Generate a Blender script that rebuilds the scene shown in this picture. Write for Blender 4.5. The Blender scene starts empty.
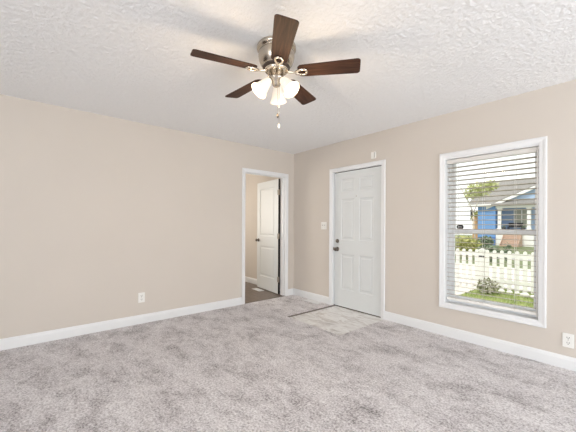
import bpy, bmesh, math, random
from math import sin, cos, pi, radians as R
from mathutils import Vector, Matrix

S = bpy.context.scene
C = S.collection
random.seed(7)

# ------------------------------------------------------------------ camera
cam_d = bpy.data.cameras.new('camera')
cam = bpy.data.objects.new('camera', cam_d)
C.objects.link(cam)
YAW, ROLL = R(49.8924), R(0.2891)
fw = Vector((-sin(YAW), cos(YAW), 0))
rt = Vector((cos(YAW), sin(YAW), 0))
up = Vector((0, 0, 1))
cx_ = rt * cos(ROLL) + up * sin(ROLL)
cy_ = up * cos(ROLL) - rt * sin(ROLL)
m = Matrix((cx_, cy_, -fw)).transposed().to_4x4()
m.translation = Vector((3.97336, -3.47504, 1.209164))
cam.matrix_world = m
cam_d.sensor_width = 36
cam_d.lens = 36 * 303.29 / 576
cam_d.shift_y = 8.865 / 576
cam_d.clip_start = 0.05
cam_d.clip_end = 300
S.camera = cam

# ------------------------------------------------------------------ world, sun, area lights, exposure
W = bpy.data.worlds.new('sky')
S.world = W
W.use_nodes = True
bg = W.node_tree.nodes['Background']
bg.inputs[0].default_value = (1.0, 0.985, 0.955, 1)
bg.inputs[1].default_value = 1.4


def light(name, kind, loc, energy, color=(1, 1, 1), rot=(0, 0, 0), size=None, size_y=None, radius=None, angle=None):
    d = bpy.data.lights.new(name, kind)
    d.energy = energy
    d.color = color
    if size:
        d.size = size
        if size_y:
            d.shape = 'RECTANGLE'
            d.size_y = size_y
    if radius is not None:
        d.shadow_soft_size = radius
    if angle is not None:
        d.angle = angle
    o = bpy.data.objects.new(name, d)
    o.location = loc
    o.rotation_euler = rot
    C.objects.link(o)
    return o


sun = light('sun', 'SUN', (0, 0, 8), 2.0, (1, 0.97, 0.93), (R(40), 0, R(-14)), angle=R(2))
# added fill lights by the two unseen walls; neither has a window
light('fill_east', 'AREA', (7.5, -1.45, 1.25), 190, (0.905, 0.958, 1.0), (0, R(113), 0), 1.9, 2.6)
light('fill_south', 'AREA', (4.9, -8.1, 1.25), 265, (0.905, 0.958, 1.0), (R(115), 0, R(-14)), 3.4, 1.9)
# added unseen light that brightens the next room
light('fill_hall', 'AREA', (-2.35, -1.5, 1.5), 40, (1.0, 0.93, 0.83), (0, R(-90), 0), 1.2, 1.2)
S.view_settings.view_transform = 'Standard'
S.view_settings.look = 'None'
S.view_settings.gamma = 1
S.view_settings.use_curve_mapping = False
S.view_settings.exposure = 0.05
S.cycles.max_bounces = 10
S.cycles.diffuse_bounces = 6
S.cycles.transparent_max_bounces = 12
S.cycles.use_denoising = True
S.cycles.sample_clamp_indirect = 6


# ------------------------------------------------------------------ materials
def srgb(r, g, b):
    f = lambda c: (c / 255 / 12.92) if c / 255 <= 0.04045 else ((c / 255 + 0.055) / 1.055) ** 2.4
    return (f(r), f(g), f(b), 1)


def base_mat(name):
    mt = bpy.data.materials.new(name)
    mt.use_nodes = True
    nt = mt.node_tree
    return mt, nt, nt.nodes['Principled BSDF']


def plain(name, col, rough=0.5, metal=0.0, var=0.06, vscale=6.0, bump=0.0, bscale=80.0, spec=0.5):
    """Paint, metal or plastic with a little procedural variation of its own."""
    mt, nt, p = base_mat(name)
    tc = nt.nodes.new('ShaderNodeTexCoord')
    nz = nt.nodes.new('ShaderNodeTexNoise')
    nz.inputs['Scale'].default_value = vscale
    nz.inputs['Detail'].default_value = 3
    nt.links.new(tc.outputs['Object'], nz.inputs['Vector'])
    rp = nt.nodes.new('ShaderNodeValToRGB')
    lo = [max(0, c * (1 - var)) for c in col[:3]] + [1]
    hi = [min(1, c * (1 + var)) for c in col[:3]] + [1]
    rp.color_ramp.elements[0].color = lo
    rp.color_ramp.elements[1].color = hi
    rp.color_ramp.elements[0].position = 0.3
    rp.color_ramp.elements[1].position = 0.7
    nt.links.new(nz.outputs['Fac'], rp.inputs['Fac'])
    nt.links.new(rp.outputs['Color'], p.inputs['Base Color'])
    p.inputs['Roughness'].default_value = rough
    p.inputs['Metallic'].default_value = metal
    p.inputs['Specular IOR Level'].default_value = spec
    if bump:
        n2 = nt.nodes.new('ShaderNodeTexNoise')
        n2.inputs['Scale'].default_value = bscale
        n2.inputs['Detail'].default_value = 2
        nt.links.new(tc.outputs['Object'], n2.inputs['Vector'])
        bp = nt.nodes.new('ShaderNodeBump')
        bp.inputs['Strength'].default_value = bump
        bp.inputs['Distance'].default_value = 0.004
        nt.links.new(n2.outputs['Fac'], bp.inputs['Height'])
        nt.links.new(bp.outputs['Normal'], p.inputs['Normal'])
    return mt


def mix_rgb(nt, fac, a, b):
    mx = nt.nodes.new('ShaderNodeMix')
    mx.data_type = 'RGBA'
    for src, sock in ((fac, mx.inputs['Factor']), (a, mx.inputs['A']), (b, mx.inputs['B'])):
        if hasattr(src, 'is_output'):
            nt.links.new(src, sock)
        else:
            sock.default_value = src
    return mx.outputs['Result']


def noise(nt, vec, scale, detail=2, rough=0.5, dist=0.0):
    n = nt.nodes.new('ShaderNodeTexNoise')
    n.inputs['Scale'].default_value = scale
    n.inputs['Detail'].default_value = detail
    n.inputs['Roughness'].default_value = rough
    n.inputs['Distortion'].default_value = dist
    if vec is not None:
        nt.links.new(vec, n.inputs['Vector'])
    return n.outputs['Fac']


def ramp(nt, fac, stops):
    r = nt.nodes.new('ShaderNodeValToRGB')
    el = r.color_ramp.elements
    while len(el) < len(stops):
        el.new(0.5)
    for e, (pos, c) in zip(el, stops):
        e.position = pos
        e.color = c if len(c) == 4 else (*c, 1)
    nt.links.new(fac, r.inputs['Fac'])
    return r.outputs['Color']


def objcoord(nt, scale=(1, 1, 1), rot=(0, 0, 0)):
    tc = nt.nodes.new('ShaderNodeTexCoord')
    mp = nt.nodes.new('ShaderNodeMapping')
    mp.inputs['Scale'].default_value = scale
    mp.inputs['Rotation'].default_value = rot
    nt.links.new(tc.outputs['Object'], mp.inputs['Vector'])
    return mp.outputs['Vector']


def add_bump(nt, p, height, strength, dist):
    b = nt.nodes.new('ShaderNodeBump')
    b.inputs['Strength'].default_value = strength
    b.inputs['Distance'].default_value = dist
    nt.links.new(height, b.inputs['Height'])
    nt.links.new(b.outputs['Normal'], p.inputs['Normal'])


def carpet_mat():
    mt, nt, p = base_mat('grey cut pile carpet')
    v = objcoord(nt)
    vs = objcoord(nt, (1.0, 1.7, 1.0), (0, 0, R(-40)))
    g = lambda x: (x, x, x, 1)
    big = ramp(nt, noise(nt, vs, 2.9, 7, 0.74, 0.35), [(0.32, g(0)), (0.52, g(0.72)), (0.68, g(1))])
    mid = ramp(nt, noise(nt, v, 17, 4, 0.75), [(0.34, g(0)), (0.66, g(1))])
    fine = ramp(nt, noise(nt, v, 70, 3, 0.75), [(0.38, g(0)), (0.62, g(1))])
    hgt = mix_rgb(nt, 0.30, fine, mid)
    val = mix_rgb(nt, 0.37, hgt, big)
    b = ramp(nt, val, [(0.12, srgb(112, 106, 107)), (0.52, srgb(206, 201, 203)), (0.85, srgb(243, 241, 242))])
    nt.links.new(b, p.inputs['Base Color'])
    p.inputs['Roughness'].default_value = 1.0
    p.inputs['Specular IOR Level'].default_value = 0.05
    p.inputs['Sheen Weight'].default_value = 0.15
    p.inputs['Sheen Roughness'].default_value = 0.6
    add_bump(nt, p, hgt, 0.6, 0.012)
    return mt


def ceiling_mat():
    mt, nt, p = base_mat('stippled white ceiling paint')
    v = objcoord(nt)
    n1 = noise(nt, v, 80, 3, 0.6, 0.0)
    n2 = noise(nt, v, 45, 2, 0.5, 0.0)
    h = ramp(nt, mix_rgb(nt, 0.3, n1, n2), [(0.42, (0, 0, 0, 1)), (0.62, (1, 1, 1, 1))])
    nt.links.new(mix_rgb(nt, n2, srgb(235, 235, 235), srgb(241, 241, 241)), p.inputs['Base Color'])
    p.inputs['Roughness'].default_value = 0.9
    p.inputs['Specular IOR Level'].default_value = 0.2
    add_bump(nt, p, h, 0.6, 0.003)
    return mt


def wood_mat(name, stops, scale=(2, 26, 26), rough=0.4, bump=0.15):
    mt, nt, p = base_mat(name)
    v = objcoord(nt, scale)
    n = noise(nt, v, 2.2, 5, 0.6, 0.8)
    nt.links.new(ramp(nt, n, stops), p.inputs['Base Color'])
    p.inputs['Roughness'].default_value = rough
    p.inputs['Specular IOR Level'].default_value = 0.25
    add_bump(nt, p, n, bump, 0.002)
    return mt


def plank_mat():
    mt, nt, p = base_mat('grey brown plank floor')
    v = objcoord(nt)
    br = nt.nodes.new('ShaderNodeTexBrick')
    nt.links.new(v, br.inputs['Vector'])
    br.inputs['Scale'].default_value = 1
    br.inputs['Brick Width'].default_value = 1.1
    br.inputs['Row Height'].default_value = 0.14
    br.inputs['Mortar Size'].default_value = 0.004
    br.inputs['Color1'].default_value = srgb(112, 98, 88)
    br.inputs['Color2'].default_value = srgb(88, 76, 68)
    br.inputs['Mortar'].default_value = srgb(50, 42, 38)
    n = noise(nt, objcoord(nt, (3, 40, 1)), 2.0, 5, 0.65, 0.5)
    nt.links.new(mix_rgb(nt, 0.45, br.outputs['Color'], ramp(nt, n, [(0.3, srgb(74, 62, 55)), (0.7, srgb(156, 140, 128))])), p.inputs['Base Color'])
    p.inputs['Roughness'].default_value = 0.4
    return mt


def tile_mat():
    mt, nt, p = base_mat('veined beige vinyl')
    v = objcoord(nt, (1, 1, 1), (0, 0, R(-48)))
    vv = objcoord(nt, (1.1, 3.4, 1), (0, 0, R(-48)))
    n = noise(nt, vv, 1.6, 6, 0.62, 1.6)
    n2 = noise(nt, v, 3.2, 4, 0.6, 0.9)
    c = ramp(nt, n, [(0.30, srgb(140, 130, 122)), (0.42, srgb(214, 211, 209)), (0.52, srgb(240, 240, 240)), (0.60, srgb(186, 179, 173)), (0.70, srgb(228, 228, 228))])
    c2 = mix_rgb(nt, ramp(nt, n2, [(0.35, (0, 0, 0, 1)), (0.65, (1, 1, 1, 1))]), srgb(192, 189, 187), srgb(230, 230, 229))
    nt.links.new(mix_rgb(nt, 0.25, c, c2), p.inputs['Base Color'])
    p.inputs['Roughness'].default_value = 0.35
    return mt


def glass_mat():
    mt = bpy.data.materials.new('window glass')
    mt.use_nodes = True
    nt = mt.node_tree
    nt.nodes.clear()
    o = nt.nodes.new('ShaderNodeOutputMaterial')
    t = nt.nodes.new('ShaderNodeBsdfTransparent')
    t.inputs[0].default_value = (0.95, 0.97, 0.97, 1)
    g = nt.nodes.new('ShaderNodeBsdfGlossy')
    g.inputs['Roughness'].default_value = 0.02
    mx = nt.nodes.new('ShaderNodeMixShader')
    mx.inputs[0].default_value = 0.008
    nt.links.new(t.outputs[0], mx.inputs[1])
    nt.links.new(g.outputs[0], mx.inputs[2])
    nt.links.new(mx.outputs[0], o.inputs[0])
    return mt


def shade_mat():
    mt, nt, p = base_mat('lit frosted glass')
    v = objcoord(nt)
    n = noise(nt, v, 30, 2)
    nt.links.new(ramp(nt, n, [(0.3, (1, 0.87, 0.70, 1)), (0.7, (1, 0.91, 0.77, 1))]), p.inputs['Emission Color'])
    p.inputs['Base Color'].default_value = (0.66, 0.62, 0.55, 1)
    p.inputs['Roughness'].default_value = 0.35
    p.inputs['Emission Strength'].default_value = 0.5
    return mt


def bulb_mat():
    mt, nt, p = base_mat('lit bulb')
    v = objcoord(nt)
    n = noise(nt, v, 20, 2)
    nt.links.new(ramp(nt, n, [(0.3, (1, 0.85, 0.64, 1)), (0.7, (1, 0.88, 0.70, 1))]), p.inputs['Emission Color'])
    p.inputs['Base Color'].default_value = (1, 1, 1, 1)
    p.inputs['Emission Strength'].default_value = 6
    return mt


def siding_mat(name, col, pitch):
    mt, nt, p = base_mat(name)
    v = objcoord(nt)
    w = nt.nodes.new('ShaderNodeTexWave')
    w.wave_type = 'BANDS'
    w.bands_direction = 'Z'
    w.wave_profile = 'SAW'
    w.inputs['Scale'].default_value = 0.314 / pitch
    nt.links.new(v, w.inputs['Vector'])
    d = [c * 0.86 for c in col[:3]] + [1]
    nt.links.new(ramp(nt, w.outputs['Fac'], [(0.0, d), (0.2, col)]), p.inputs['Base Color'])
    p.inputs['Roughness'].default_value = 0.6
    add_bump(nt, p, w.outputs['Fac'], 0.5, 0.02)
    return mt


def leafy(name, a, b):
    mt, nt, p = base_mat(name)
    n = noise(nt, objcoord(nt), 4.0, 3, 0.7)
    nt.links.new(ramp(nt, n, [(0.35, a), (0.65, b)]), p.inputs['Base Color'])
    p.inputs['Roughness'].default_value = 0.6
    p.inputs['Specular IOR Level'].default_value = 0.2
    return mt


M = dict(
    wall=plain('beige wall paint', srgb(206, 198, 189), 0.75, var=0.012, vscale=1.5, bump=0.10, bscale=120, spec=0.25),
    white=plain('white semi gloss trim paint', srgb(226, 227, 228), 0.35, var=0.01),
    door=plain('white door paint', srgb(214, 217, 217), 0.4, var=0.01),
    vinyl=plain('white vinyl', srgb(232, 234, 236), 0.35, var=0.01),
    slat=plain('white blind slat', srgb(216, 213, 208), 0.45, var=0.01),
    shaded_slat=plain('white slat darkened for shade', srgb(184, 175, 166), 0.5, var=0.01),  # white slats, colour darkened to stand in for their backlit undersides
    plate=plain('white plastic plate', srgb(232, 231, 227), 0.35, var=0.01),
    grey_plastic=plain('pale grey plastic', srgb(190, 188, 184), 0.4, var=0.02),
    slot=plain('dark slot', srgb(60, 56, 52), 0.6),
    nickel=plain('brushed nickel', srgb(196, 186, 172), 0.26, 1.0, var=0.05, vscale=30),
    warm_nickel=plain('polished warm nickel', srgb(228, 216, 198), 0.22, 1.0, var=0.05, vscale=30),
    dark_nickel=plain('aged dark nickel', srgb(120, 112, 104), 0.32, 1.0, var=0.08, vscale=40),
    satin=plain('satin hinge metal', srgb(168, 160, 150), 0.35, 1.0, var=0.05, vscale=40),
    black=plain('black rubber and gap shade', srgb(34, 30, 28), 0.7),
    bronze=plain('dark bronze strip', srgb(74, 62, 54), 0.5, 0.3),
    brown_strip=plain('brown transition strip', srgb(112, 102, 96), 0.6),
    sub=plain('subfloor', srgb(120, 104, 84), 0.9),
    concrete=plain('pale concrete', srgb(226, 220, 212), 0.9, var=0.06, vscale=3),
    asphalt=plain('pale asphalt', srgb(190, 188, 184), 0.95, var=0.06, vscale=2),
    lawn=leafy('lawn', srgb(128, 142, 82), srgb(172, 180, 120)),
    yard=leafy('yard grass', srgb(100, 112, 74), srgb(142, 148, 110)),
    grass=leafy('grass blades', srgb(126, 144, 76), srgb(184, 192, 126)),
    shrub=leafy('shrub leaves', srgb(112, 116, 84), srgb(190, 186, 164)),
    olive=leafy('yellow green leaves', srgb(148, 152, 80), srgb(192, 188, 128)),
    deep=leafy('deep green leaves', srgb(92, 108, 88), srgb(140, 152, 126)),
    lime=leafy('lime leaves', srgb(166, 176, 104), srgb(214, 214, 166)),
    bark=plain('pale bark', srgb(206, 200, 188), 0.9, var=0.1, bump=0.4, bscale=20),
    picket=plain('white fence paint', srgb(240, 238, 234), 0.6, var=0.02),
    blue=siding_mat('bright blue lap siding', srgb(118, 160, 214), 0.16),
    pale_blue=siding_mat('pale blue gable siding', srgb(178, 200, 228), 0.16),
    skirt=siding_mat('deep blue skirting', srgb(86, 126, 196), 0.2),
    house_white=plain('white house trim', srgb(244, 243, 240), 0.6, var=0.01),
    shingle=plain('grey shingles', srgb(146, 142, 138), 0.9, var=0.10, vscale=5, bump=0.4, bscale=12),
    pane=plain('dull window pane', srgb(176, 178, 160), 0.15, var=0.05),
    tan=plain('tan boards', srgb(206, 164, 122), 0.8, var=0.08),
    step=plain('faded pink brown boards', srgb(196, 168, 150), 0.8, var=0.08),
    dark_pot=plain('dark planter', srgb(66, 64, 66), 0.6),
    stone=plain('white stone', srgb(232, 228, 222), 0.9, var=0.06, vscale=12, bump=0.3, bscale=30),
    soil=plain('soil', srgb(110, 92, 74), 1.0, var=0.2, vscale=10),
    sticker=plain('black sticker', srgb(28, 28, 32), 0.4),
    cord=plain('white cord', srgb(214, 212, 208), 0.8),
    walnut=wood_mat('dark walnut blade', [(0.3, srgb(40, 26, 20)), (0.5, srgb(62, 40, 30)), (0.7, srgb(88, 60, 44))], (2.2, 30, 30), 0.62),
    carpet=carpet_mat(), ceiling=ceiling_mat(), plank=plank_mat(), tile=tile_mat(), glass=glass_mat(), shade=shade_mat(), bulb=bulb_mat(),
)


# ------------------------------------------------------------------ mesh builder
class MB:
    def __init__(s):
        s.bm = bmesh.new()

    def add(s, verts, faces):
        vs = [s.bm.verts.new(v) for v in verts]
        for f in faces:
            try:
                s.bm.faces.new([vs[i] for i in f])
            except ValueError:
                pass
        return vs

    def box(s, x0, x1, y0, y1, z0, z1, bev=0.0, seg=2, mat=None):
        t = bmesh.new()
        bmesh.ops.create_cube(t, size=1)
        for v in t.verts:
            v.co = Vector(((x0 + x1) / 2 + v.co.x * (x1 - x0), (y0 + y1) / 2 + v.co.y * (y1 - y0), (z0 + z1) / 2 + v.co.z * (z1 - z0)))
        if bev:
            bmesh.ops.bevel(t, geom=t.edges[:], offset=bev, segments=seg, affect='EDGES', profile=0.5)
        s.merge(t, mat)
        return s

    def merge(s, t, mat=None):
        if mat is not None:
            bmesh.ops.transform(t, matrix=mat, verts=t.verts)
        t.verts.index_update()
        vs = [s.bm.verts.new(v.co) for v in t.verts]
        for f in t.faces:
            nf = s.bm.faces.new([vs[v.index] for v in f.verts])
            nf.smooth = f.smooth
        t.free()

    def prism(s, pts, axis, a, b, mat=None):
        """polygon pts (2-D) extruded along axis from a to b"""
        def P(u, v, w):
            q = {'x': (w, u, v), 'y': (u, w, v), 'z': (u, v, w)}[axis]
            return Vector(q)
        t = bmesh.new()
        A = [t.verts.new(P(u, v, a)) for u, v in pts]
        B = [t.verts.new(P(u, v, b)) for u, v in pts]
        n = len(pts)
        t.faces.new(A)
        t.faces.new(B[::-1])
        for i in range(n):
            t.faces.new((A[i], B[i], B[(i + 1) % n], A[(i + 1) % n]))
        bmesh.ops.recalc_face_normals(t, faces=t.faces)
        s.merge(t, mat)
        return s

    def lathe(s, prof, seg=32, mat=None, closed=False):
        t = bmesh.new()
        rings = []
        for r, z in prof:
            if r < 1e-5:
                rings.append([t.verts.new((0, 0, z))])
            else:
                rings.append([t.verts.new((r * cos(2 * pi * k / seg), r * sin(2 * pi * k / seg), z)) for k in range(seg)])
        pairs = list(zip(rings[:-1], rings[1:]))
        if closed:
            pairs.append((rings[-1], rings[0]))
        for A, B in pairs:
            for k in range(seg):
                k2 = (k + 1) % seg
                if len(A) == 1 and len(B) == 1:
                    continue
                if len(A) == 1:
                    t.faces.new((A[0], B[k2], B[k]))
                elif len(B) == 1:
                    t.faces.new((A[k], A[k2], B[0]))
                else:
                    t.faces.new((A[k], A[k2], B[k2], B[k]))
        for f in t.faces:
            f.smooth = True
        bmesh.ops.recalc_face_normals(t, faces=t.faces)
        s.merge(t, mat)
        return s

    def tube(s, pts, r, seg=8, closed=False, mat=None):
        pts = [Vector(p) for p in pts]
        n = len(pts)
        rr = r if isinstance(r, (list, tuple)) else [r] * n
        t = bmesh.new()
        rings = []
        for i, p in enumerate(pts):
            a = pts[(i - 1) % n] if (closed or i > 0) else p
            b = pts[(i + 1) % n] if (closed or i < n - 1) else p
            d = (b - a).normalized()
            ref = Vector((0, 0, 1)) if abs(d.z) < 0.9 else Vector((1, 0, 0))
            u = d.cross(ref).normalized()
            w = d.cross(u).normalized()
            rings.append([t.verts.new(p + (u * cos(2 * pi * k / seg) + w * sin(2 * pi * k / seg)) * rr[i]) for k in range(seg)])
        for i in range(n if closed else n - 1):
            A, B = rings[i], rings[(i + 1) % n]
            for k in range(seg):
                f = t.faces.new((A[k], A[(k + 1) % seg], B[(k + 1) % seg], B[k]))
                f.smooth = True
        if not closed:
            t.faces.new(rings[0][::-1])
            t.faces.new(rings[-1])
        bmesh.ops.recalc_face_normals(t, faces=t.faces)
        s.merge(t, mat)
        return s

    def ball(s, c, r, sub=2, jit=0.0, scale=(1, 1, 1)):
        t = bmesh.new()
        bmesh.ops.create_icosphere(t, subdivisions=sub, radius=r)
        for v in t.verts:
            k = 1 + random.uniform(-jit, jit)
            v.co = Vector((v.co.x * scale[0] * k, v.co.y * scale[1] * k, v.co.z * scale[2] * k)) + Vector(c)
        for f in t.faces:
            f.smooth = True
        s.merge(t)
        return s

    def leaves(s, c, rad, n, size):
        """n leaf blades spread through an ellipsoid"""
        for _ in range(n):
            d = Vector((random.gauss(0, 1), random.gauss(0, 1), random.gauss(0, 1))).normalized() * (random.random() ** 0.4)
            p = Vector(c) + Vector((d.x * rad[0], d.y * rad[1], d.z * rad[2]))
            u = Vector((random.gauss(0, 1), random.gauss(0, 1), random.gauss(0, 1))).normalized()
            w = u.orthogonal().normalized()
            L = size * random.uniform(0.7, 1.3)
            s.add([p - u * L, p - u * L * 0.1 + w * L * 0.42, p + u * L, p - u * L * 0.1 - w * L * 0.42], [(0, 1, 2, 3)])
        return s

    def build(s, name, mat, parent=None, loc=None, smooth=False, rot=None):
        me = bpy.data.meshes.new(name)
        s.bm.normal_update()
        s.bm.to_mesh(me)
        s.bm.free()
        if smooth:
            for p in me.polygons:
                p.use_smooth = True
        me.materials.append(M[mat] if isinstance(mat, str) else mat)
        o = bpy.data.objects.new(name, me)
        C.objects.link(o)
        if parent:
            o.parent = parent
        if loc is not None:
            o.location = loc
        if rot is not None:
            o.rotation_euler = rot
        return o


def tag(o, label=None, cat=None, group=None, kind=None):
    for k, v in (('label', label), ('category', cat), ('group', group), ('kind', kind)):
        if v:
            o[k] = v
    return o


def thing(name, loc, label, cat, group=None, kind=None, rz=0):
    o = bpy.data.objects.new(name, None)
    o.empty_display_size = 0.05
    C.objects.link(o)
    o.location = loc
    o.rotation_euler = (0, 0, rz)
    return tag(o, label, cat, group, kind)


def copy_tree(o, parent=None):
    c = o.copy()
    C.objects.link(c)
    if parent:
        c.parent = parent
    for ch in list(o.children):
        copy_tree(ch, c)
    return c


def T(x, y, z):
    return Matrix.Translation((x, y, z))


# ------------------------------------------------------------------ room shell
H = 2.44
XE, YS = 7.6, -8.2          # far ends of the room behind the camera
TX0, TX1, TY = 0.93, 1.80, -0.90   # vinyl entry square

f = MB()
f.prism([(0, 0), (TX0, 0), (TX0, TY), (TX1, TY), (TX1, 0), (XE, 0), (XE, YS), (0, YS)], 'z', -0.016, 0.0)
tag(f.build('floor', 'carpet'), 'grey cut pile carpet covering the living room floor', 'carpet', kind='structure')
tag(MB().box(-0.14, XE, YS, 0.15, -0.12, -0.0165).build('floor_base', 'sub'), 'bare floor base under the carpet', 'floor', kind='structure')
tag(MB().box(TX0, TX1, TY, 0.10, -0.0164, -0.006).build('floor_entry', 'tile'), 'veined beige vinyl square inside the front door', 'floor', kind='structure')
tag(MB().box(TX0 - 0.014, TX0 + 0.010, TY - 0.005, -0.012, -0.010, 0.004, 0.003).build('trim_1', 'brown_strip'), 'brown edge strip between carpet and entry vinyl', 'trim', kind='structure')
tag(MB().box(-2.6, 0.0, -3.2, 0.0, -0.12, -0.003).build('floor_hall', 'plank'), 'grey brown plank floor of the next room', 'floor', kind='structure')
from mathutils import noise as mn
cb = MB().box(-2.75, XE + 0.15, YS - 0.15, 0.15, H + 0.010, H + 0.12)
NX, NY, CX0, CX1, CY0, CY1 = 640, 594, 0.0, 5.6, -5.2, 0.0
cv = []
for i in range(NX + 1):
    x = CX0 + (CX1 - CX0) * i / NX
    for jx in range(NY + 1):
        y = CY0 + (CY1 - CY0) * jx / NY
        q = Vector((x * 66, y * 66, 0.3))
        h = 0.6 * mn.noise(q * 1.3) + 0.9 * mn.noise(q * 0.72 + Vector((7, 3, 1)))
        h = max(0.0, min(1.0, 0.12 + h * 1.2 + random.random() * 0.25))
        cv.append(cb.bm.verts.new((x, y, H + 0.001 - 0.0044 * h)))
for i in range(NX):
    for jx in range(NY):
        a = i * (NY + 1) + jx
        fc = cb.bm.faces.new((cv[a], cv[a + 1], cv[a + NY + 2], cv[a + NY + 1]))
        fc.smooth = True
for (x0, x1, y0, y1) in ((-2.75, 0.0, YS - 0.15, 0.15), (5.6, XE + 0.15, YS - 0.15, 0.15), (0.0, 5.6, YS - 0.15, -5.2)):
    cb.box(x0, x1, y0, y1, H, H + 0.02)
tag(cb.build('ceiling', 'ceiling'), 'white stippled ceiling over the living room', 'ceiling', kind='structure')

# left wall with the doorway
DL0, DL1, DLT = -0.987, -0.192, 2.017
b = MB()
b.box(-0.12, 0, YS, DL0 - 0.018, 0, H).box(-0.12, 0, DL1 + 0.018, 0, 0, H).box(-0.12, 0, DL0 - 0.018, DL1 + 0.018, DLT + 0.018, H)
tag(b.build('wall_left', 'wall'), 'beige left wall with the open doorway', 'wall', kind='structure')
# front wall with the front door and the window
FD0, FD1, FDT = 0.899, 1.737, 2.000
WX0, WX1, WZ0, WZ1 = 2.534, 3.341, 0.366, 1.934
b = MB()
b.box(-2.6, FD0 - 0.02, 0, 0.15, -0.016, H).box(FD0 - 0.02, FD1 + 0.02, 0, 0.15, FDT + 0.02, H)
b.box(FD1 + 0.02, WX0 - 0.012, 0, 0.15, -0.016, H).box(WX1 + 0.012, XE, 0, 0.15, -0.016, H)
b.box(WX0 - 0.012, WX1 + 0.012, 0, 0.15, -0.016, WZ0 - 0.012).box(WX0 - 0.012, WX1 + 0.012, 0, 0.15, WZ1 + 0.012, H)
tag(b.build('wall_right', 'wall'), 'beige wall with the white front door and window', 'wall', kind='structure')
tag(MB().box(XE, XE + 0.15, YS, 0.15, -0.016, H).build('wall_near', 'wall'), 'beige wall to the right behind the viewer', 'wall', kind='structure')
tag(MB().box(-0.12, XE + 0.15, YS - 0.15, YS, -0.016, H).build('wall_back', 'wall'), 'beige wall behind the viewer', 'wall', kind='structure')
tag(MB().box(-2.75, -2.6, -3.2, 0.15, 0, H).build('wall_hall_far', 'wall'), 'far beige wall of the next room', 'wall', kind='structure')
tag(MB().box(-2.75, -0.12, -3.35, -3.2, 0, H).build('wall_hall_left', 'wall'), 'left beige wall of the next room', 'wall', kind='structure')


# baseboards: (profile across the wall, height)
def base_prof(h=0.108, t=0.014):
    return [(0, 0), (t, 0), (t, h - 0.030), (t - 0.003, h - 0.020), (t - 0.004, h - 0.010), (t - 0.009, h - 0.002), (0.003, h), (0, h)]


def baseboard(name, axis, a, c, flip, label, off=0.0):
    pts = [(off + u * flip, v) for u, v in base_prof()]
    ax = 'y' if axis == 'x' else 'x'
    return tag(MB().prism(pts, 'y' if axis == 'left' else 'x', a, c).build(name, 'white'), label, 'baseboard', kind='structure')


baseboard('baseboard_left', 'left', YS, -1.044, 1, 'long white baseboard along the left wall')
baseboard('baseboard_corner', 'left', -0.135, -0.0145, 1, 'short white baseboard between doorway and corner')
baseboard('baseboard_middle', 'right', 0.0, 0.842, -1, 'white baseboard between corner and front door')
baseboard('baseboard_right', 'right', 1.794, XE, -1, 'white baseboard under the window')
baseboard('baseboard_hall', 'right', -2.6, -0.12, -1, 'white baseboard in the next room')


# casing: profile swept as a mitred frame; plane coordinates (u along wall, z), depth d out of the wall
def casing_mesh(u0, u1, z0, z1, w, put, bottom):
    """u0..z1 is the outer rectangle; profile from outer edge inwards"""
    prof = [(0, 0), (0, 0.016), (0.004, 0.019), (w * 0.30, 0.018), (w * 0.42, 0.014), (w * 0.85, 0.011), (w, 0.008), (w, 0)]
    mb = MB()
    if bottom:
        corner = lambda o: [(u0 + o, z0 + o), (u0 + o, z1 - o), (u1 - o, z1 - o), (u1 - o, z0 + o)]
        segs = [(0, 1), (1, 2), (2, 3), (3, 0)]
    else:
        corner = lambda o: [(u0 + o, z0), (u0 + o, z1 - o), (u1 - o, z1 - o), (u1 - o, z0)]
        segs = [(0, 1), (1, 2), (2, 3)]
    ring = [[mb.bm.verts.new(put(c[0], c[1], d)) for c in corner(o)] for o, d in prof]
    n = len(prof)
    for i, j in segs:
        for k in range(n):
            k2 = (k + 1) % n
            mb.bm.faces.new((ring[k][i], ring[k][j], ring[k2][j], ring[k2][i]))
    if not bottom:
        mb.bm.faces.new([ring[k][0] for k in range(n)])
        mb.bm.faces.new([ring[k][3] for k in range(n)][::-1])
    bmesh.ops.recalc_face_normals(mb.bm, faces=mb.bm.faces)
    return mb


putL = lambda u, z, d: Vector((d, u, z))
putR = lambda u, z, d: Vector((u, -d, z))
putLh = lambda u, z, d: Vector((-0.12 - d, u, z))


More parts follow.
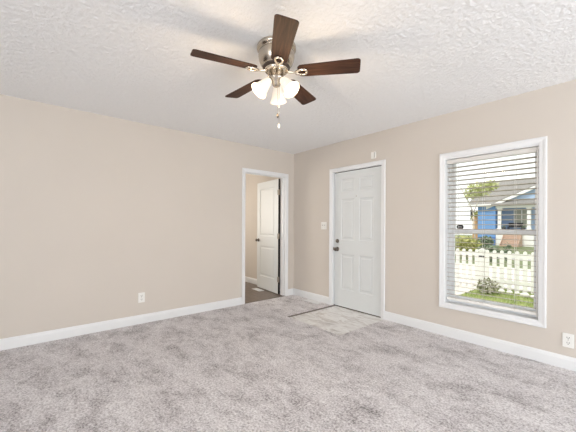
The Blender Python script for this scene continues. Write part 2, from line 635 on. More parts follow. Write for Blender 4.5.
def panel_leaf(mb, w, h, t, panels, front=1):
    """moulded door leaf: x 0..w, z 0..h, y -t/2..t/2; panels as (x0, x1, z0, z1)"""
    xs = sorted({0, w, *[p[0] for p in panels], *[p[1] for p in panels]})
    zs = sorted({0, h, *[p[2] for p in panels], *[p[3] for p in panels]})
    for sd in (-1, 1):
        y = sd * t / 2
        for i in range(len(xs) - 1):
            for j in range(len(zs) - 1):
                x0, x1, z0, z1 = xs[i], xs[i + 1], zs[j], zs[j + 1]
                inp = any(p[0] <= x0 + 1e-6 and x1 <= p[1] + 1e-6 and p[2] <= z0 + 1e-6 and z1 <= p[3] + 1e-6 for p in panels)
                if not inp:
                    mb.add([(x0, y, z0), (x1, y, z0), (x1, y, z1), (x0, y, z1)], [(0, 1, 2, 3)])
        for (x0, x1, z0, z1) in panels:
            steps = [(0, 0), (0.008, 0.008), (0.020, 0.009), (0.034, 0.009), (0.046, 0.003)]
            rings = []
            for o, d in steps:
                yy = y - sd * d
                rings.append([mb.bm.verts.new(q) for q in ((x0 + o, yy, z0 + o), (x1 - o, yy, z0 + o), (x1 - o, yy, z1 - o), (x0 + o, yy, z1 - o))])
            for A, B in zip(rings[:-1], rings[1:]):
                for k in range(4):
                    mb.bm.faces.new((A[k], A[(k + 1) % 4], B[(k + 1) % 4], B[k]))
            mb.bm.faces.new(rings[-1])
    a, c = -t / 2, t / 2
    mb.add([(0, a, 0), (w, a, 0), (w, c, 0), (0, c, 0)], [(0, 1, 2, 3)])
    mb.add([(0, a, h), (w, a, h), (w, c, h), (0, c, h)], [(0, 1, 2, 3)])
    mb.add([(0, a, 0), (0, c, 0), (0, c, h), (0, a, h)], [(0, 1, 2, 3)])
    mb.add([(w, a, 0), (w, c, 0), (w, c, h), (w, a, h)], [(0, 1, 2, 3)])
    bmesh.ops.remove_doubles(mb.bm, verts=mb.bm.verts, dist=0.0002)
    bmesh.ops.recalc_face_normals(mb.bm, faces=mb.bm.faces)
    return mb


def knob_parts(parent, x, z, y_face, sgn, mat='dark_nickel'):
    """round door knob on a rose; sgn is the way it sticks out along y"""
    rot = Matrix.Rotation(R(90) * (1 if sgn < 0 else -1), 4, 'X')
    mt = T(x, y_face, z) @ rot
    k = MB().lathe([(0, 0.0), (0.033, 0.0), (0.033, 0.004), (0.028, 0.009), (0.013, 0.012), (0.011, 0.028), (0.020, 0.034), (0.028, 0.044), (0.028, 0.054), (0.020, 0.063), (0, 0.066)], 24, mt)
    return k.build('door_knob', mat, parent)


def hinge(parent, x, y, z, rz=0.0, k=1.0, mat='satin'):
    h = MB()
    mt = T(x, y, z) @ Matrix.Rotation(rz, 4, 'Z')
    h.lathe([(0, -0.052), (0.004, -0.050), (0.0075, -0.046), (0.0075, 0.046), (0.004, 0.050), (0, 0.052)], 12, mt)
    h.box(-0.016 * k, 0.016 * k, -0.001, 0.003, -0.045, 0.045, mat=mt)
    return h.build('hinge', mat, parent)


# ------------------------------------------------------------------ front door
d1 = thing('door_1', (FD0, 0, 0), 'white six panel front door with dark knob and deadbolt', 'door', kind='structure')
tag(casing_mesh(0.842, 1.794, -0.006, 2.057, 0.057, putR, False).build('trim_2', 'white'), 'white casing around the front door', 'trim', kind='structure')
SW, SH, SY = 0.826, 1.985, 0.052
px = [(0.135, 0.370), (0.456, 0.691)]
pz = [(0.255, 0.775), (0.985, 1.585), (1.690, 1.880)]
leaf = panel_leaf(MB(), SW, SH, 0.044, [(a, c, e, g) for a, c in px for e, g in pz])
leaf.build('door_leaf', 'door', d1, (0.006, SY, 0.006))
j = MB()
W_ = FD1 - FD0
j.box(-0.020, 0.0, 0.0, 0.15, -0.006, FDT + 0.02).box(W_, W_ + 0.020, 0.0, 0.15, -0.006, FDT + 0.02).box(-0.02, W_ + 0.02, 0, 0.15, FDT, FDT + 0.02)
j.box(0, 0.012, 0.078, 0.12, -0.006, FDT).box(W_ - 0.012, W_, 0.078, 0.12, -0.006, FDT).box(0, W_, 0.078, 0.12, FDT - 0.012, FDT)
j.build('door_jamb', 'white', d1)
s = MB()
s.box(0.0, W_, 0.036, 0.077, FDT - 0.0088, FDT - 0.0002).box(0.0002, 0.0048, 0.040, 0.077, 0.0, FDT)
s.build('weather_strip', 'black', d1)
MB().box(0, W_, 0.028, 0.15, -0.006, 0.0058).build('threshold', 'bronze', d1)
knob_parts(d1, 0.070, 0.851, SY - 0.022, -1)
rot = Matrix.Rotation(R(90), 4, 'X')
k = MB().lathe([(0, 0), (0.031, 0), (0.031, 0.006), (0.026, 0.014), (0.022, 0.016), (0, 0.016)], 24, T(0.070, SY - 0.022, 0.971) @ rot)
k.build('deadbolt', 'dark_nickel', d1)
MB().box(0.066, 0.074, SY - 0.052, SY - 0.036, 0.957, 0.985, 0.002).build('thumb_turn', 'dark_nickel', d1)
MB().box(-0.0005, 0.002, 0.012, 0.034, 0.832, 0.872, 0.0005).build('strike_plate', 'dark_nickel', d1)
MB().lathe([(0, 0), (0.011, 0), (0.011, 0.003), (0.006, 0.005), (0, 0.004)], 16, T(0.413, SY - 0.022, 1.623) @ rot).build('peephole', 'grey_plastic', d1)
for z in (0.24, 1.02, 1.80):
    hinge(d1, W_ - 0.004, 0.024, z)

# ------------------------------------------------------------------ doorway and the open inner door
tag(casing_mesh(-1.044, -0.135, 0.0, 2.074, 0.057, putL, False).build('trim_3', 'white'), 'white casing around the open doorway', 'trim', kind='structure')
tag(casing_mesh(-1.044, -0.135, 0.0, 2.074, 0.057, putLh, False).build('trim_4', 'white'), 'white casing on the far side of the open doorway', 'trim', kind='structure')
j = MB()
j.box(-0.12, 0, DL0 - 0.018, DL0, 0, DLT + 0.018).box(-0.12, 0, DL1, DL1 + 0.018, 0, DLT + 0.018).box(-0.12, 0, DL0, DL1, DLT, DLT + 0.018)
j.box(-0.072, -0.038, DL0, DL0 + 0.011, 0, DLT).box(-0.072, -0.038, DL1 - 0.011, DL1, 0, DLT).box(-0.072, -0.038, DL0, DL1, DLT - 0.011, DLT)
tag(j.build('trim_5', 'white'), 'white jamb lining the open doorway', 'trim', kind='structure')
tag(MB().box(-0.030, 0.008, DL0, DL1, -0.003, 0.004, 0.002).build('trim_6', 'brown_strip'), 'thin strip where carpet meets the plank floor', 'trim', kind='structure')

ang = pi - R(6.0)
d2 = thing('door_2', (-0.145, -0.186, 0.012), 'white two panel door standing open into the next room', 'door', kind='structure', rz=ang)
LW, LH = 0.762, 1.995
leaf = panel_leaf(MB(), LW, LH, 0.035, [(0.115, LW - 0.115, 0.235, 0.800), (0.115, LW - 0.115, 0.985, 1.865)])
leaf.build('door_leaf', 'door', d2, (0.008, 0.0175, 0))
knob_parts(d2, 0.008 + LW - 0.062, 0.905, 0.035, 1)
knob_parts(d2, 0.008 + LW - 0.062, 0.905, 0.0, -1)
for z in (0.25, 1.00, 1.76):
    hinge(d2, -0.006, 0.036, z, R(20), 1.5)
MB().box(0.0035, 0.0075, 0.0, 0.034, 0.0, LH).build('gap_shade_strip', 'black', d2)  # black strip set in the hinge gap to paint its dark shade

# ------------------------------------------------------------------ window
w1 = thing('window_1', (WX0, 0, WZ0), 'white vinyl window in the right wall looking onto the yard', 'window', kind='structure')
tag(casing_mesh(2.477, 3.398, 0.309, 2.003, 0.058, putR, True).build('trim_7', 'white'), 'white picture frame casing around the window', 'trim', kind='structure')
WW, WH = WX1 - WX0, WZ1 - WZ0
j = MB()
for (x0, x1, z0, z1) in ((-0.012, 0, -0.012, WH + 0.012), (WW, WW + 0.012, -0.012, WH + 0.012), (0, WW, WH, WH + 0.012), (0, WW, -0.012, 0)):
    j.box(x0, x1, 0, 0.15, z0, z1)
j.build('window_jamb', 'white', w1)


def ring_frame(x0, x1, z0, z1, y0, y1, l, r_, bt, tp, bev=0.002):
    g = MB()
    g.box(x0, x0 + l, y0, y1, z0, z1, bev).box(x1 - r_, x1, y0, y1, z0, z1, bev)
    g.box(x0 + l, x1 - r_, y0, y1, z0, z0 + bt, bev).box(x0 + l, x1 - r_, y0, y1, z1 - tp, z1, bev)
    return g


ring_frame(0.0, WW, 0.0, WH, 0.088, 0.15, 0.026, 0.026, 0.030, 0.012).build('window_frame', 'vinyl', w1)
zm = 0.784   # meeting rail centre above the sill
lo = ring_frame(0.027, WW - 0.027, 0.031, zm + 0.022, 0.092, 0.116, 0.034, 0.024, 0.040, 0.042)
lo = lo.build('lower_sash', 'vinyl', w1)
MB().box(0.058, WW - 0.049, 0.102, 0.106, 0.068, zm - 0.018).build('pane', 'glass', lo)
us = ring_frame(0.027, WW - 0.027, zm - 0.022, WH - 0.013, 0.1185, 0.142, 0.034, 0.024, 0.042, 0.020)
us = us.build('upper_sash', 'vinyl', w1)
MB().box(0.058, WW - 0.049, 0.128, 0.132, zm + 0.018, WH - 0.030).build('pane', 'glass', us)

# small black sticker on the glass
st = thing('oval_sticker', (2.640, 0.126, 1.196), 'small black oval sticker low on the left of the upper window pane', 'sticker')
MB().prism([(0.036 * cos(2 * pi * k / 28), 0.028 * sin(2 * pi * k / 28)) for k in range(28)], 'y', 0.0, 0.0018).build('backing', 'sticker', st)
g = MB()
for k in range(5):
    g.box(-0.020 + k * 0.0085, -0.0145 + k * 0.0085, -0.0008, 0.0, -0.004 + 0.002 * (k % 2), 0.004 + 0.002 * (k % 2))
g.build('white_mark', 'plate', st)

# ------------------------------------------------------------------ window blind
bl = thing('window_blind', (0, 0.048, 0), 'white two inch slat blind lowered in the window with slats open', 'blind')
BX0, BX1 = WX0 + 0.007, WX1 - 0.007
MB().box(BX0, BX1, -0.026, 0.026, 1.886, 1.930, 0.003).build('headrail', 'slat', bl)
sl = MB()
zs = [1.842 - 0.0478 * k for k in range(30)]
tilt = R(-6)
for z in zs:
    prof = []
    for k in range(7):
        u = -0.0245 + 0.049 * k / 6
        prof.append((u, 0.0022 * (1 - (u / 0.0245) ** 2)))
    pts = [(u, v + 0.0013) for u, v in prof] + [(u, v - 0.0013) for u, v in prof[::-1]]
    pts = [(u * cos(tilt) - v * sin(tilt), z + u * sin(tilt) + v * cos(tilt)) for u, v in pts]
    sl.prism(pts, 'x', BX0 + 0.003, BX1 - 0.003)
sl.build('slats', 'shaded_slat', bl)
MB().box(BX0 + 0.002, BX1 - 0.002, -0.026, 0.026, 0.398, 0.424, 0.004).build('bottom_rail', 'picket', bl)
for x in (2.640, 2.890, 3.160):
    c_ = MB()
    for yy in (-0.0275, 0.0275):
        c_.tube([(x, yy, 0.41), (x, yy, 1.888)], 0.0013, 6)
    c_.build('ladder_cord', 'cord', bl)
wd = MB().tube([(BX1 - 0.006, -0.036, 0.385), (BX1 - 0.006, -0.036, 1.895)], 0.0055, 8)
wd.build('tilt_wand', 'picket', bl)
for x in (BX0 - 0.005, BX1 - 0.017):
    MB().box(x, x + 0.022, -0.031, -0.0265, 1.888, 1.928, 0.002).build('bracket_cover', 'grey_plastic' if x > 3 else 'slat', bl)


# ------------------------------------------------------------------ plates on the walls
def outlet(loc, rz, label):
    o = thing('wall_outlet', loc, label, 'outlet', 'wall outlets', rz=rz)
    MB().box(-0.037, 0.037, -0.006, 0.0, -0.060, 0.060, 0.003).build('cover_plate', 'plate', o)
    for z in (-0.022, 0.022):
        r_ = MB().prism([(0.0165 * cos(a) * 1.0, z + max(-0.0135, min(0.0135, 0.0175 * sin(a)))) for a in [2 * pi * k / 24 for k in range(24)]], 'y', -0.0085, -0.0058).build('receptacle', 'plate', o)
        g = MB()
        g.box(-0.009, -0.0055, -0.0090, -0.0084, z - 0.002, z + 0.009).box(0.0055, 0.009, -0.0090, -0.0084, z - 0.002, z + 0.009).box(-0.003, 0.003, -0.0090, -0.0084, z - 0.011, z - 0.005)
        g.build('slots', 'slot', r_)
    MB().lathe([(0, 0), (0.003, 0), (0.002, 0.0012), (0, 0.0012)], 10, T(0, -0.006, 0) @ rot).build('screw', 'satin', o)
    return o


outlet((0.0, -2.457, 0.315), R(90), 'white wall outlet low on the long left wall')
outlet((3.541, 0.0, 0.243), 0, 'white wall outlet under the window at the picture edge')

sw = thing('light_switch', (0.719, 0, 1.199), 'white two gang switch plate beside the front door', 'switch')
MB().box(-0.056, 0.056, -0.006, 0, -0.057, 0.057, 0.003).build('cover_plate', 'plate', sw)
for x in (-0.023, 0.023):
    MB().box(x - 0.005, x + 0.005, -0.016, -0.005, -0.004, 0.016, 0.002).build('toggle', 'grey_plastic', sw)
    for z in (-0.03, 0.03):
        MB().lathe([(0, 0), (0.003, 0), (0.002, 0.0012), (0, 0.0012)], 10, T(x, -0.006, z) @ rot).build('screw', 'satin', sw)

se = thing('door_chime', (1.622, 0, 2.139), 'small white sensor box above the front door', 'sensor')
MB().box(-0.034, 0.034, -0.026, 0, -0.045, 0.045, 0.006).build('housing', 'plate', se)
MB().box(0.012, 0.026, -0.0275, -0.025, -0.034, 0.034, 0.002).build('side_panel', 'grey_plastic', se)


# ------------------------------------------------------------------ floor registers
def register(loc, rz, w, d, label):
    o = thing('floor_register', loc, label, 'vent', 'floor registers', rz=rz)
    fr = MB()
    fr.box(-w / 2, w / 2, -d / 2, -d / 2 + 0.018, 0, 0.006, 0.002).box(-w / 2, w / 2, d / 2 - 0.018, d / 2, 0, 0.006, 0.002)
    fr.box(-w / 2, -w / 2 + 0.018, -d / 2, d / 2, 0, 0.006, 0.002).box(w / 2 - 0.018, w / 2, -d / 2, d / 2, 0, 0.006, 0.002)
    fr.build('register_frame', 'white', o)
    lv = MB()
    n = int((w - 0.04) / 0.011)
    for k in range(n):
        x = -w / 2 + 0.022 + k * 0.011
        lv.box(x, x + 0.0075, -d / 2 + 0.016, d / 2 - 0.016, 0.0005, 0.004)
    lv.build('louvers', 'white', o)
    return o


register((0.575, -0.098, 0.0005), 0, 0.30, 0.115, 'white floor vent in the carpet near the corner')
register((-0.700, -0.262, -0.0025), R(-4), 0.27, 0.115, 'white floor vent on the plank floor by the open door')


# ------------------------------------------------------------------ ceiling fan
FX, FY = 2.311, -2.187
fan = thing('ceiling_fan', (FX, FY, H), 'five blade brown ceiling fan with three lit glass shades', 'ceiling fan')
hs = MB().lathe([(0, 0), (0.134, 0), (0.136, -0.004), (0.136, -0.022), (0.130, -0.028), (0.120, -0.032), (0.119, -0.038), (0.124, -0.046),
                 (0.125, -0.070), (0.121, -0.095), (0.112, -0.118), (0.100, -0.134), (0.092, -0.140), (0, -0.140)], 48)
hs = hs.build('motor_housing', 'nickel', fan)
MB().lathe([(0.093, -0.1395), (0.095, -0.145), (0.090, -0.151), (0.0, -0.151)], 40).build('dark_ring', 'bronze', hs)
MB().lathe([(0.0, -0.150), (0.078, -0.1505), (0.082, -0.158), (0.078, -0.170), (0.060, -0.174), (0, -0.174)], 40).build('flywheel', 'warm_nickel', fan)
lk = MB().lathe([(0, -0.172), (0.047, -0.173), (0.050, -0.180), (0.050, -0.212), (0.056, -0.217), (0.056, -0.226), (0.040, -0.240), (0.030, -0.252), (0.026, -0.268), (0.016, -0.276), (0, -0.279)], 36).build('light_fitter', 'nickel', fan)


def blade_mesh():
    L0, L1, w0, w1 = 0.150, 0.567, 0.054, 0.066
    pts = []
    r0, r1 = 0.030, 0.022
    for a in range(0, 91, 15):
        pts.append((L1 - r1 + r1 * sin(R(a)), -w1 + r1 - r1 * cos(R(a))))
    for a in range(0, 91, 15):
        pts.append((L1 - r1 + r1 * cos(R(a)), w1 - r1 + r1 * sin(R(a))))
    for a in range(0, 91, 15):
        pts.append((L0 + r0 - r0 * sin(R(a)), w0 - r0 + r0 * cos(R(a))))
    for a in range(0, 91, 15):
        pts.append((L0 + r0 - r0 * cos(R(a)), -w0 + r0 - r0 * sin(R(a))))
    return MB().prism(pts, 'z', -0.003, 0.003)


def iron_mesh():
    g = MB()
    g.tube([(0.066, 0, 0.004), (0.090, 0, -0.002), (0.118, 0, -0.008), (0.138, 0, -0.009)], [0.011, 0.010, 0.008, 0.007], 10)
    loop = []
    for k in range(28):
        a = 2 * pi * k / 28
        loop.append((0.174 - 0.038 * cos(a), 0.027 * sin(a) * (0.84 - 0.30 * cos(a)), -0.010))
    g.tube(loop, 0.0085, 8, closed=True)
    g.lathe([(0, -0.0095), (0.006, -0.0085), (0.0065, -0.004), (0, -0.0035)], 10, T(0.145, 0, -0.002))
    return g


PITCH = R(12)
blades = []
bm_, im_ = None, None
for k in range(5):
    a = R(39.673 + 72 * k)
    if k == 0:
        bl0 = blade_mesh().build('blade', 'walnut', fan)
        ir0 = iron_mesh().build('blade_iron', 'warm_nickel', bl0)
        bo = bl0
    else:
        bo = bl0.copy()
        C.objects.link(bo)
        bo.parent = fan
        io = ir0.copy()
        C.objects.link(io)
        io.parent = bo
    bo.location = (0, 0, -0.178)
    bo.rotation_euler = Matrix.Rotation(a, 3, 'Z').__matmul__(Matrix.Rotation(-PITCH, 3, 'X')).to_euler()

# shades: the axis leans outwards, mouth at the far end
away = math.atan2(fw.y, fw.x) - R(5)
sh_prof = [(r * 1.07, z * 1.06) for r, z in [(0.021, 0.0), (0.024, 0.006), (0.027, 0.018), (0.031, 0.036), (0.037, 0.058), (0.043, 0.080), (0.050, 0.098), (0.057, 0.110), (0.0555, 0.1115),
           (0.048, 0.099), (0.041, 0.080), (0.035, 0.058), (0.029, 0.036), (0.025, 0.018), (0.021, 0.008)]]
for k in range(3):
    az = away + k * 2 * pi / 3
    lean = R(41)
    ax = Vector((cos(az) * sin(lean), sin(az) * sin(lean), -cos(lean)))
    q = Vector((0, 0, 1)).rotation_difference(ax).to_matrix().to_4x4()
    st_ = Vector((cos(az) * 0.052, sin(az) * 0.052, -0.240))
    mt = T(*st_) @ q
    arm = MB().tube([(cos(az) * 0.020, sin(az) * 0.020, -0.232), (cos(az) * 0.036, sin(az) * 0.036, -0.230), tuple(st_ - ax * 0.004)], [0.008, 0.008, 0.009], 10)
    arm.lathe([(0, -0.012), (0.017, -0.010), (0.0225, -0.002), (0.0235, 0.012), (0.0215, 0.014), (0, 0.013)], 20, mt)
    arm = arm.build('lamp_socket', 'warm_nickel', lk)
    sh = MB().lathe(sh_prof, 32, mt).build('glass_shade', 'shade', fan)
    MB().lathe([(0, 0.016), (0.011, 0.018), (0.013, 0.030), (0.020, 0.046), (0.025, 0.062), (0.023, 0.076), (0.012, 0.086), (0, 0.088)], 20, mt).build('light_bulb', 'bulb', sh)
    pl = light('fan_bulb_glow', 'POINT', Vector((FX, FY, H)) + st_ + ax * 0.14, 5.5, (1, 0.74, 0.46), radius=0.05)

for (dx, dy, z1, name, mt) in ((-0.012, 0.022, -0.463, 'grey', 'dark_nickel'), (0.012, 0.016, -0.545, 'white', 'plate')):
    p0 = Vector((dx, dy, -0.262))
    pc = MB().tube([tuple(p0), (dx, dy, z1)], 0.0012, 6).build('pull_chain', 'nickel', fan)
    MB().lathe([(0, 0.014), (0.004, 0.012), (0.007, 0.0), (0.0075, -0.012), (0.004, -0.020), (0, -0.021)], 14, T(dx, dy, z1)).build('chain_fob', mt, pc)

# ------------------------------------------------------------------ outside: ground
GZ = -0.20
tag(MB().box(1.52, 9.0, 0.15, 4.75, GZ - 0.1, GZ).build('lawn', 'lawn'), 'strip of green lawn below the window', 'lawn', kind='structure')
tag(MB().box(-3.0, 1.52, 0.15, 4.75, GZ - 0.1, GZ + 0.012).build('path', 'concrete'), 'pale concrete walk beside the lawn', 'path', kind='structure')
tag(MB().box(-12.0, 9.0, 4.75, 9.1, GZ - 0.14, GZ - 0.02).build('sidewalk', 'concrete'), 'pale concrete sidewalk behind the picket fence', 'sidewalk', kind='structure')


def slope(name, y0, z0, y1, z1, mat, label, cat, x0=-40, x1=30):
    return tag(MB().prism([(y0, z0), (y1, z1), (y1, z1 - 0.2), (y0, z0 - 0.2)], 'x', x0, x1).build(name, mat), label, cat, kind='structure')


slope('ground_verge', 9.1, GZ - 0.02, 14.5, -0.45, 'yard', 'green verge beyond the sidewalk', 'ground')
slope('road', 14.5, -0.45, 24.0, -0.85, 'asphalt', 'pale street in front of the blue house', 'road')
slope('ground_yard', 24.0, -0.85, 80.0, -1.05, 'yard', 'yard around the blue house', 'ground')

# grass on the near lawn
g = MB()
for _ in range(5200):
    x = random.uniform(1.53, 3.9)
    y = random.uniform(2.2, 4.6)
    h = random.uniform(0.025, 0.06)
    a = random.uniform(0, 2 * pi)
    u = Vector((cos(a), sin(a), 0)) * 0.006
    lean = Vector((random.uniform(-0.02, 0.02), random.uniform(-0.02, 0.02), h))
    p = Vector((x, y, GZ))
    g.add([p - u, p + u, p + lean], [(0, 1, 2)])
tag(g.build('grass', 'grass'), 'short green grass blades on the near lawn', 'grass', kind='stuff')

# ------------------------------------------------------------------ picket fence
fdir = Vector((1, 0.15, 0)).normalized()
fang = math.atan2(fdir.y, fdir.x)
fence = thing('picket_fence', (1.58, 4.22, GZ), 'white picket fence with rounded picket tops across the yard', 'fence', rz=fang)
FT = 0.885
pick = None


def picket_mesh():
    w = 0.039
    pts = [(-w, 0.03), (w, 0.03), (w, FT - 0.10), (w * 0.55, FT - 0.088)]
    for k in range(0, 9):
        a = R(-40 + 260 * k / 8)
        pts.append((0.036 * cos(a), FT - 0.040 + 0.038 * sin(a)))
    pts += [(-w * 0.55, FT - 0.088), (-w, FT - 0.10)]
    return MB().prism(pts, 'y', -0.009, 0.009)


xs = [-0.095 - 0.128 * k for k in range(14)] + [0.105 + 0.132 * k for k in range(26)]
for k, x in enumerate(xs):
    if pick is None:
        pick = picket_mesh().build('picket', 'picket', fence)
        o = pick
    else:
        o = pick.copy()
        C.objects.link(o)
        o.parent = fence
    o.location = (x, -0.02, 0)
for z in (0.16, 0.735):
    MB().box(-1.9, 3.45, -0.010, 0.028, z, z + 0.085).build('rail', 'picket', fence)
for x in (0.0, 2.4, -1.85):
    p = MB().box(x - 0.050, x + 0.050, -0.035, 0.065, 0, FT - 0.03).build('post', 'picket', fence)
    MB().box(x - 0.062, x + 0.062, -0.047, 0.077, FT - 0.03, FT - 0.008).prism([(x - 0.05, FT - 0.008), (x + 0.05, FT - 0.008), (x, FT + 0.03)], 'y', -0.035, 0.065).build('post_cap', 'picket', p)
MB().box(-0.055, 0.055, -0.042, -0.034, 0.715, 0.745).build('gate_latch', 'dark_pot', fence)


# shrub and stones by the fence
def shrub(name, loc, rad, n, leaf, mat, label, group=None, cat='shrub'):
    o = thing(name, loc, label, cat, group)
    st_ = MB()
    for k in range(7):
        a = 2 * pi * k / 7
        st_.tube([(0, 0, 0), (cos(a) * rad[0] * 0.3, sin(a) * rad[1] * 0.3, rad[2] * 0.7), (cos(a) * rad[0] * 0.6, sin(a) * rad[1] * 0.6, rad[2] * 1.3)], [0.03 * rad[2], 0.022 * rad[2], 0.01 * rad[2]], 5)
    st_.build('stem', 'soil', o)
    MB().leaves((0, 0, rad[2]), rad, n, leaf).build('foliage', mat, o)
    return o


shrub('leafy_shrub', (1.84, 3.72, GZ), (0.23, 0.18, 0.16), 190, 0.042, 'shrub', 'small pale leafy shrub on the lawn in front of the fence')
stones = [(1.98, 4.12, 0.052), (2.12, 4.13, 0.047), (2.25, 4.15, 0.045), (2.40, 4.02, 0.065), (2.54, 3.98, 0.05)]
names = ['white stone at the fence foot nearest the shrub', 'white stone second along the fence foot from the shrub', 'white stone third along the fence foot from the shrub', 'large white stone in the grass right of the shrub', 'white stone farthest along the fence foot from the shrub']
for (x, y, r_), nm in zip(stones, names):
    tag(MB().ball((0, 0, r_ * 0.55), r_, 2, 0.08, (1.2, 0.9, 0.8)).build('garden_stone', 'stone', None, (x, y, GZ)), nm, 'stone', 'white stones along the fence')

# bushes across the yard
for (x, y, z, rad, n, leaf, mat, nm) in (
    (-1.75, 12.4, -0.32, (0.85, 0.5, 0.52), 800, 0.09, 'olive', 'low yellow green bush behind the fence gate'),
    (-3.3, 14.4, -0.45, (0.7, 0.5, 0.62), 600, 0.10, 'olive', 'tall yellow green bush left of the blue house'),
    (-0.40, 11.4, -0.30, (0.46, 0.4, 0.34), 500, 0.08, 'deep', 'dark green bush below the blue wall'),
    (0.32, 11.2, -0.28, (0.16, 0.14, 0.42), 220, 0.06, 'deep', 'narrow dark green plant below the porch column'),
    (-6.6, 31.5, -0.9, (0.8, 0.6, 0.55), 500, 0.13, 'deep', 'green bush against the blue house skirting')):
    shrub('garden_bush', (x, y, z), rad, n, leaf, mat, nm, 'bushes beyond the fence', 'bush')

# ------------------------------------------------------------------ trees
def tree(loc, parts, crown, mat, label, leaf):
    o = thing('tree', loc, label, 'tree', 'trees by the blue house')
    tr = MB()
    for pts, rad in parts:
        tr.tube(pts, rad, 8)
    tr.build('trunk', 'bark', o)
    cr = MB()
    for c_, r_, n in crown:
        cr.leaves(c_, r_, n, leaf)
    cr.build('crown', mat, o)
    return o


tree((-5.2, 27.0, -0.9), [([(-0.75, 0, 0), (-0.95, 0, 1.8), (-1.0, 0, 3.3)], [0.05, 0.045, 0.04]),
                          ([(-1.0, 0, 3.3), (-1.4, 0, 4.3), (-2.1, 0, 5.7)], [0.05, 0.05, 0.04]),
                          ([(-1.0, 0, 3.3), (-0.5, 0, 4.6), (-0.1, 0, 5.4)], [0.04, 0.035, 0.03])],
     [((-0.6, 0, 5.3), (1.0, 0.8, 0.75), 300), ((0.3, 0.1, 5.6), (0.6, 0.6, 0.5), 150), ((-1.3, 0, 4.9), (0.5, 0.5, 0.4), 70)],
     'lime', 'pale lime tree with leaning trunk before the grey roof', 0.17)
tree((-10.2, 40.0, -1.0), [([(0, 0, 0), (0, 0, 3.4)], [0.12, 0.07])], [((0, 0, 3.4), (0.65, 0.6, 0.75), 260)], 'olive', 'small green tree behind the tan fence panel', 0.2)

# ------------------------------------------------------------------ blue house across the street
hz = thing('blue_house', (-5, 35, -1.05), 'blue house with grey roof and white columned porch across the street', 'house')
HX, HY, HZ = -5, 35, -1.05


def hb(*a, mb=None, bev=0.0):
    mb = mb or MB()
    x0, x1, y0, y1, z0, z1 = a
    return mb.box(x0 - HX, x1 - HX, y0 - HY, y1 - HY, z0 - HZ, z1 - HZ, bev)


hb(-8.42, -6.72, 35.0, 42.0, 0.0, 3.35).build('bay_wall', 'blue', hz)
hb(-8.42, -6.72, 34.98, 42.0, -1.05, 0.0).build('bay_skirting', 'skirt', hz)
mw = hb(-6.72, 4.0, 37.4, 42.0, -1.05, 3.4).build('main_wall', 'pale_blue', hz)
hb(-6.72, 4.0, 35.0, 37.4, 0.45, 0.68).build('porch_floor', 'house_white', hz)
hb(-6.72, 4.0, 35.1, 37.3, -1.05, 0.45).build('porch_skirting', 'house_white', hz)
for (x0, x1) in ((-5.55, -4.25), (-3.2, -2.2)):
    wf = hb(x0 - 0.1, x1 + 0.1, 37.33, 37.4, 1.0, 3.05).build('house_window', 'house_white', hz)
    for c0, c1 in ((x0, (x0 + x1) / 2 - 0.05), ((x0 + x1) / 2 + 0.05, x1)):
        hb(c0, c1, 37.30, 37.33, 1.1, 2.95).build('pane', 'pane', wf)
for x in (-6.39, -3.84, -1.3, 1.3):
    c_ = hb(x - 0.15, x + 0.15, 35.1, 35.4, 0.68, 3.12)
    hb(x - 0.21, x + 0.21, 35.04, 35.46, 0.68, 0.95, mb=c_)
    hb(x - 0.21, x + 0.21, 35.04, 35.46, 3.0, 3.12, mb=c_)
    c_.build('porch_column', 'house_white', hz)
hb(-6.75, 4.0, 35.05, 35.45, 3.12, 3.45).build('porch_beam', 'house_white', hz)
# porch gable
ax_, az_ = -1.25, 6.05
P = [(-7.5 - HX, 3.30 - HZ), (5.0 - HX, 3.30 - HZ), (ax_ - HX, az_ - HZ)]
MB().prism([(-7.0 - HX, 3.4 - HZ), (4.5 - HX, 3.4 - HZ), (ax_ - HX, az_ - 0.15 - HZ)], 'y', 35.15 - HY, 35.3 - HY).build('gable_wall', 'pale_blue', hz)
rk = MB()
for sx, ex in ((-7.55, ax_), (5.05, ax_)):
    rk.prism([(sx - HX, 3.02 - HZ), (sx - HX, 3.32 - HZ), (ex - HX, az_ + 0.13 - HZ), (ex - HX, az_ - 0.17 - HZ)], 'y', 34.75 - HY, 34.86 - HY)
rk.build('rake_board', 'house_white', hz)
pr = MB()
pr.prism([(-7.55 - HX, 3.33 - HZ), (ax_ - HX, az_ + 0.14 - HZ), (5.05 - HX, 3.33 - HZ), (5.05 - HX, 3.41 - HZ), (ax_ - HX, az_ + 0.22 - HZ), (-7.55 - HX, 3.41 - HZ)], 'y', 34.76 - HY, 39.5 - HY)
pr.build('porch_roof', 'shingle', hz)
MB().prism([(34.55 - HY, 3.55 - HZ), (39.6 - HY, 6.6 - HZ), (44.6 - HY, 3.55 - HZ), (44.6 - HY, 3.42 - HZ), (39.6 - HY, 6.45 - HZ), (34.55 - HY, 3.42 - HZ)], 'x', -9.35 - HX, 6.0 - HX).build('roof', 'shingle', hz)
hb(-9.35, -7.0, 34.45, 34.56, 3.32, 3.58).build('eave_fascia', 'house_white', hz)
ln = hb(-9.06, -9.04, 34.9, 34.92, 3.05, 3.45)
ln.build('lantern_chain', 'dark_pot', hz)
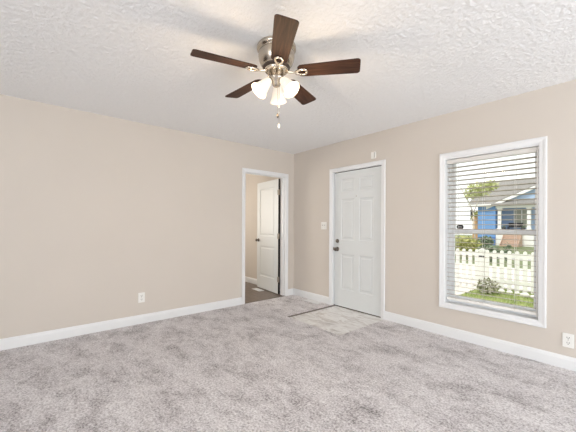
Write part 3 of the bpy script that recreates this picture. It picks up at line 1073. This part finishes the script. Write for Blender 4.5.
hb(-9.14, -8.96, 34.82, 35.0, 2.35, 3.05, bev=0.03).build('hanging_lantern', 'dark_pot', hz)

stp = thing('porch_steps', (-5.15, 35.1, -1.05), 'faded brown wooden steps up to the white porch', 'steps')
for k in range(6):
    MB().box(-0.72, 0.72, -0.28 * (6 - k), -0.28 * (5 - k), 0.24 * k + 0.20, 0.24 * k + 0.25).build('tread', 'step', stp)
    MB().box(-0.70, 0.70, -0.28 * (6 - k) + 0.02, -0.28 * (6 - k) + 0.05, 0.24 * k, 0.24 * k + 0.20).build('riser', 'step', stp)
for x in (-0.78, 0.72):
    MB().prism([(-1.68, 0), (0, 0), (0, 1.5), (-0.2, 1.5), (-1.68, 0.26)], 'x', x, x + 0.06).build('stringer', 'step', stp)
for x, nm in ((-6.02, 'dark planter on the porch left of the steps'), (-4.30, 'dark planter on the porch right of the steps')):
    o = thing('planter', (x, 35.22, 0.68), nm, 'planter', 'dark planters on the porch')
    MB().lathe([(0, 0), (0.13, 0), (0.2, 0.36), (0.17, 0.36), (0.15, 0.30), (0, 0.30)], 16).build('pot', 'dark_pot', o)
    MB().leaves((0, 0, 0.42), (0.16, 0.16, 0.14), 40, 0.07).build('foliage', 'deep', o)
ch = thing('porch_bench', (-5.35, 36.7, 0.68), 'dark bench on the porch under the house window', 'bench')
MB().box(-0.65, 0.65, -0.25, 0.25, 0.40, 0.46).build('seat', 'dark_pot', ch)
MB().box(-0.65, 0.65, 0.22, 0.27, 0.46, 0.88).build('backrest', 'dark_pot', ch)
for x in (-0.6, 0.6):
    for y in (-0.2, 0.2):
        MB().box(x - 0.03, x + 0.03, y - 0.03, y + 0.03, 0, 0.40).build('leg', 'dark_pot', ch)

tf = thing('tan_fence_panel', (-8.95, 36.2, -0.9), 'tan board fence panel left of the blue house', 'fence')
for k in range(5):
    MB().box(-0.40 + 0.16 * k, -0.255 + 0.16 * k, -0.02, 0.02, 0, 3.15).build('board', 'tan', tf)
for z in (0.4, 2.6):
    MB().box(-0.4, 0.4, 0.02, 0.07, z, z + 0.1).build('rail', 'tan', tf)
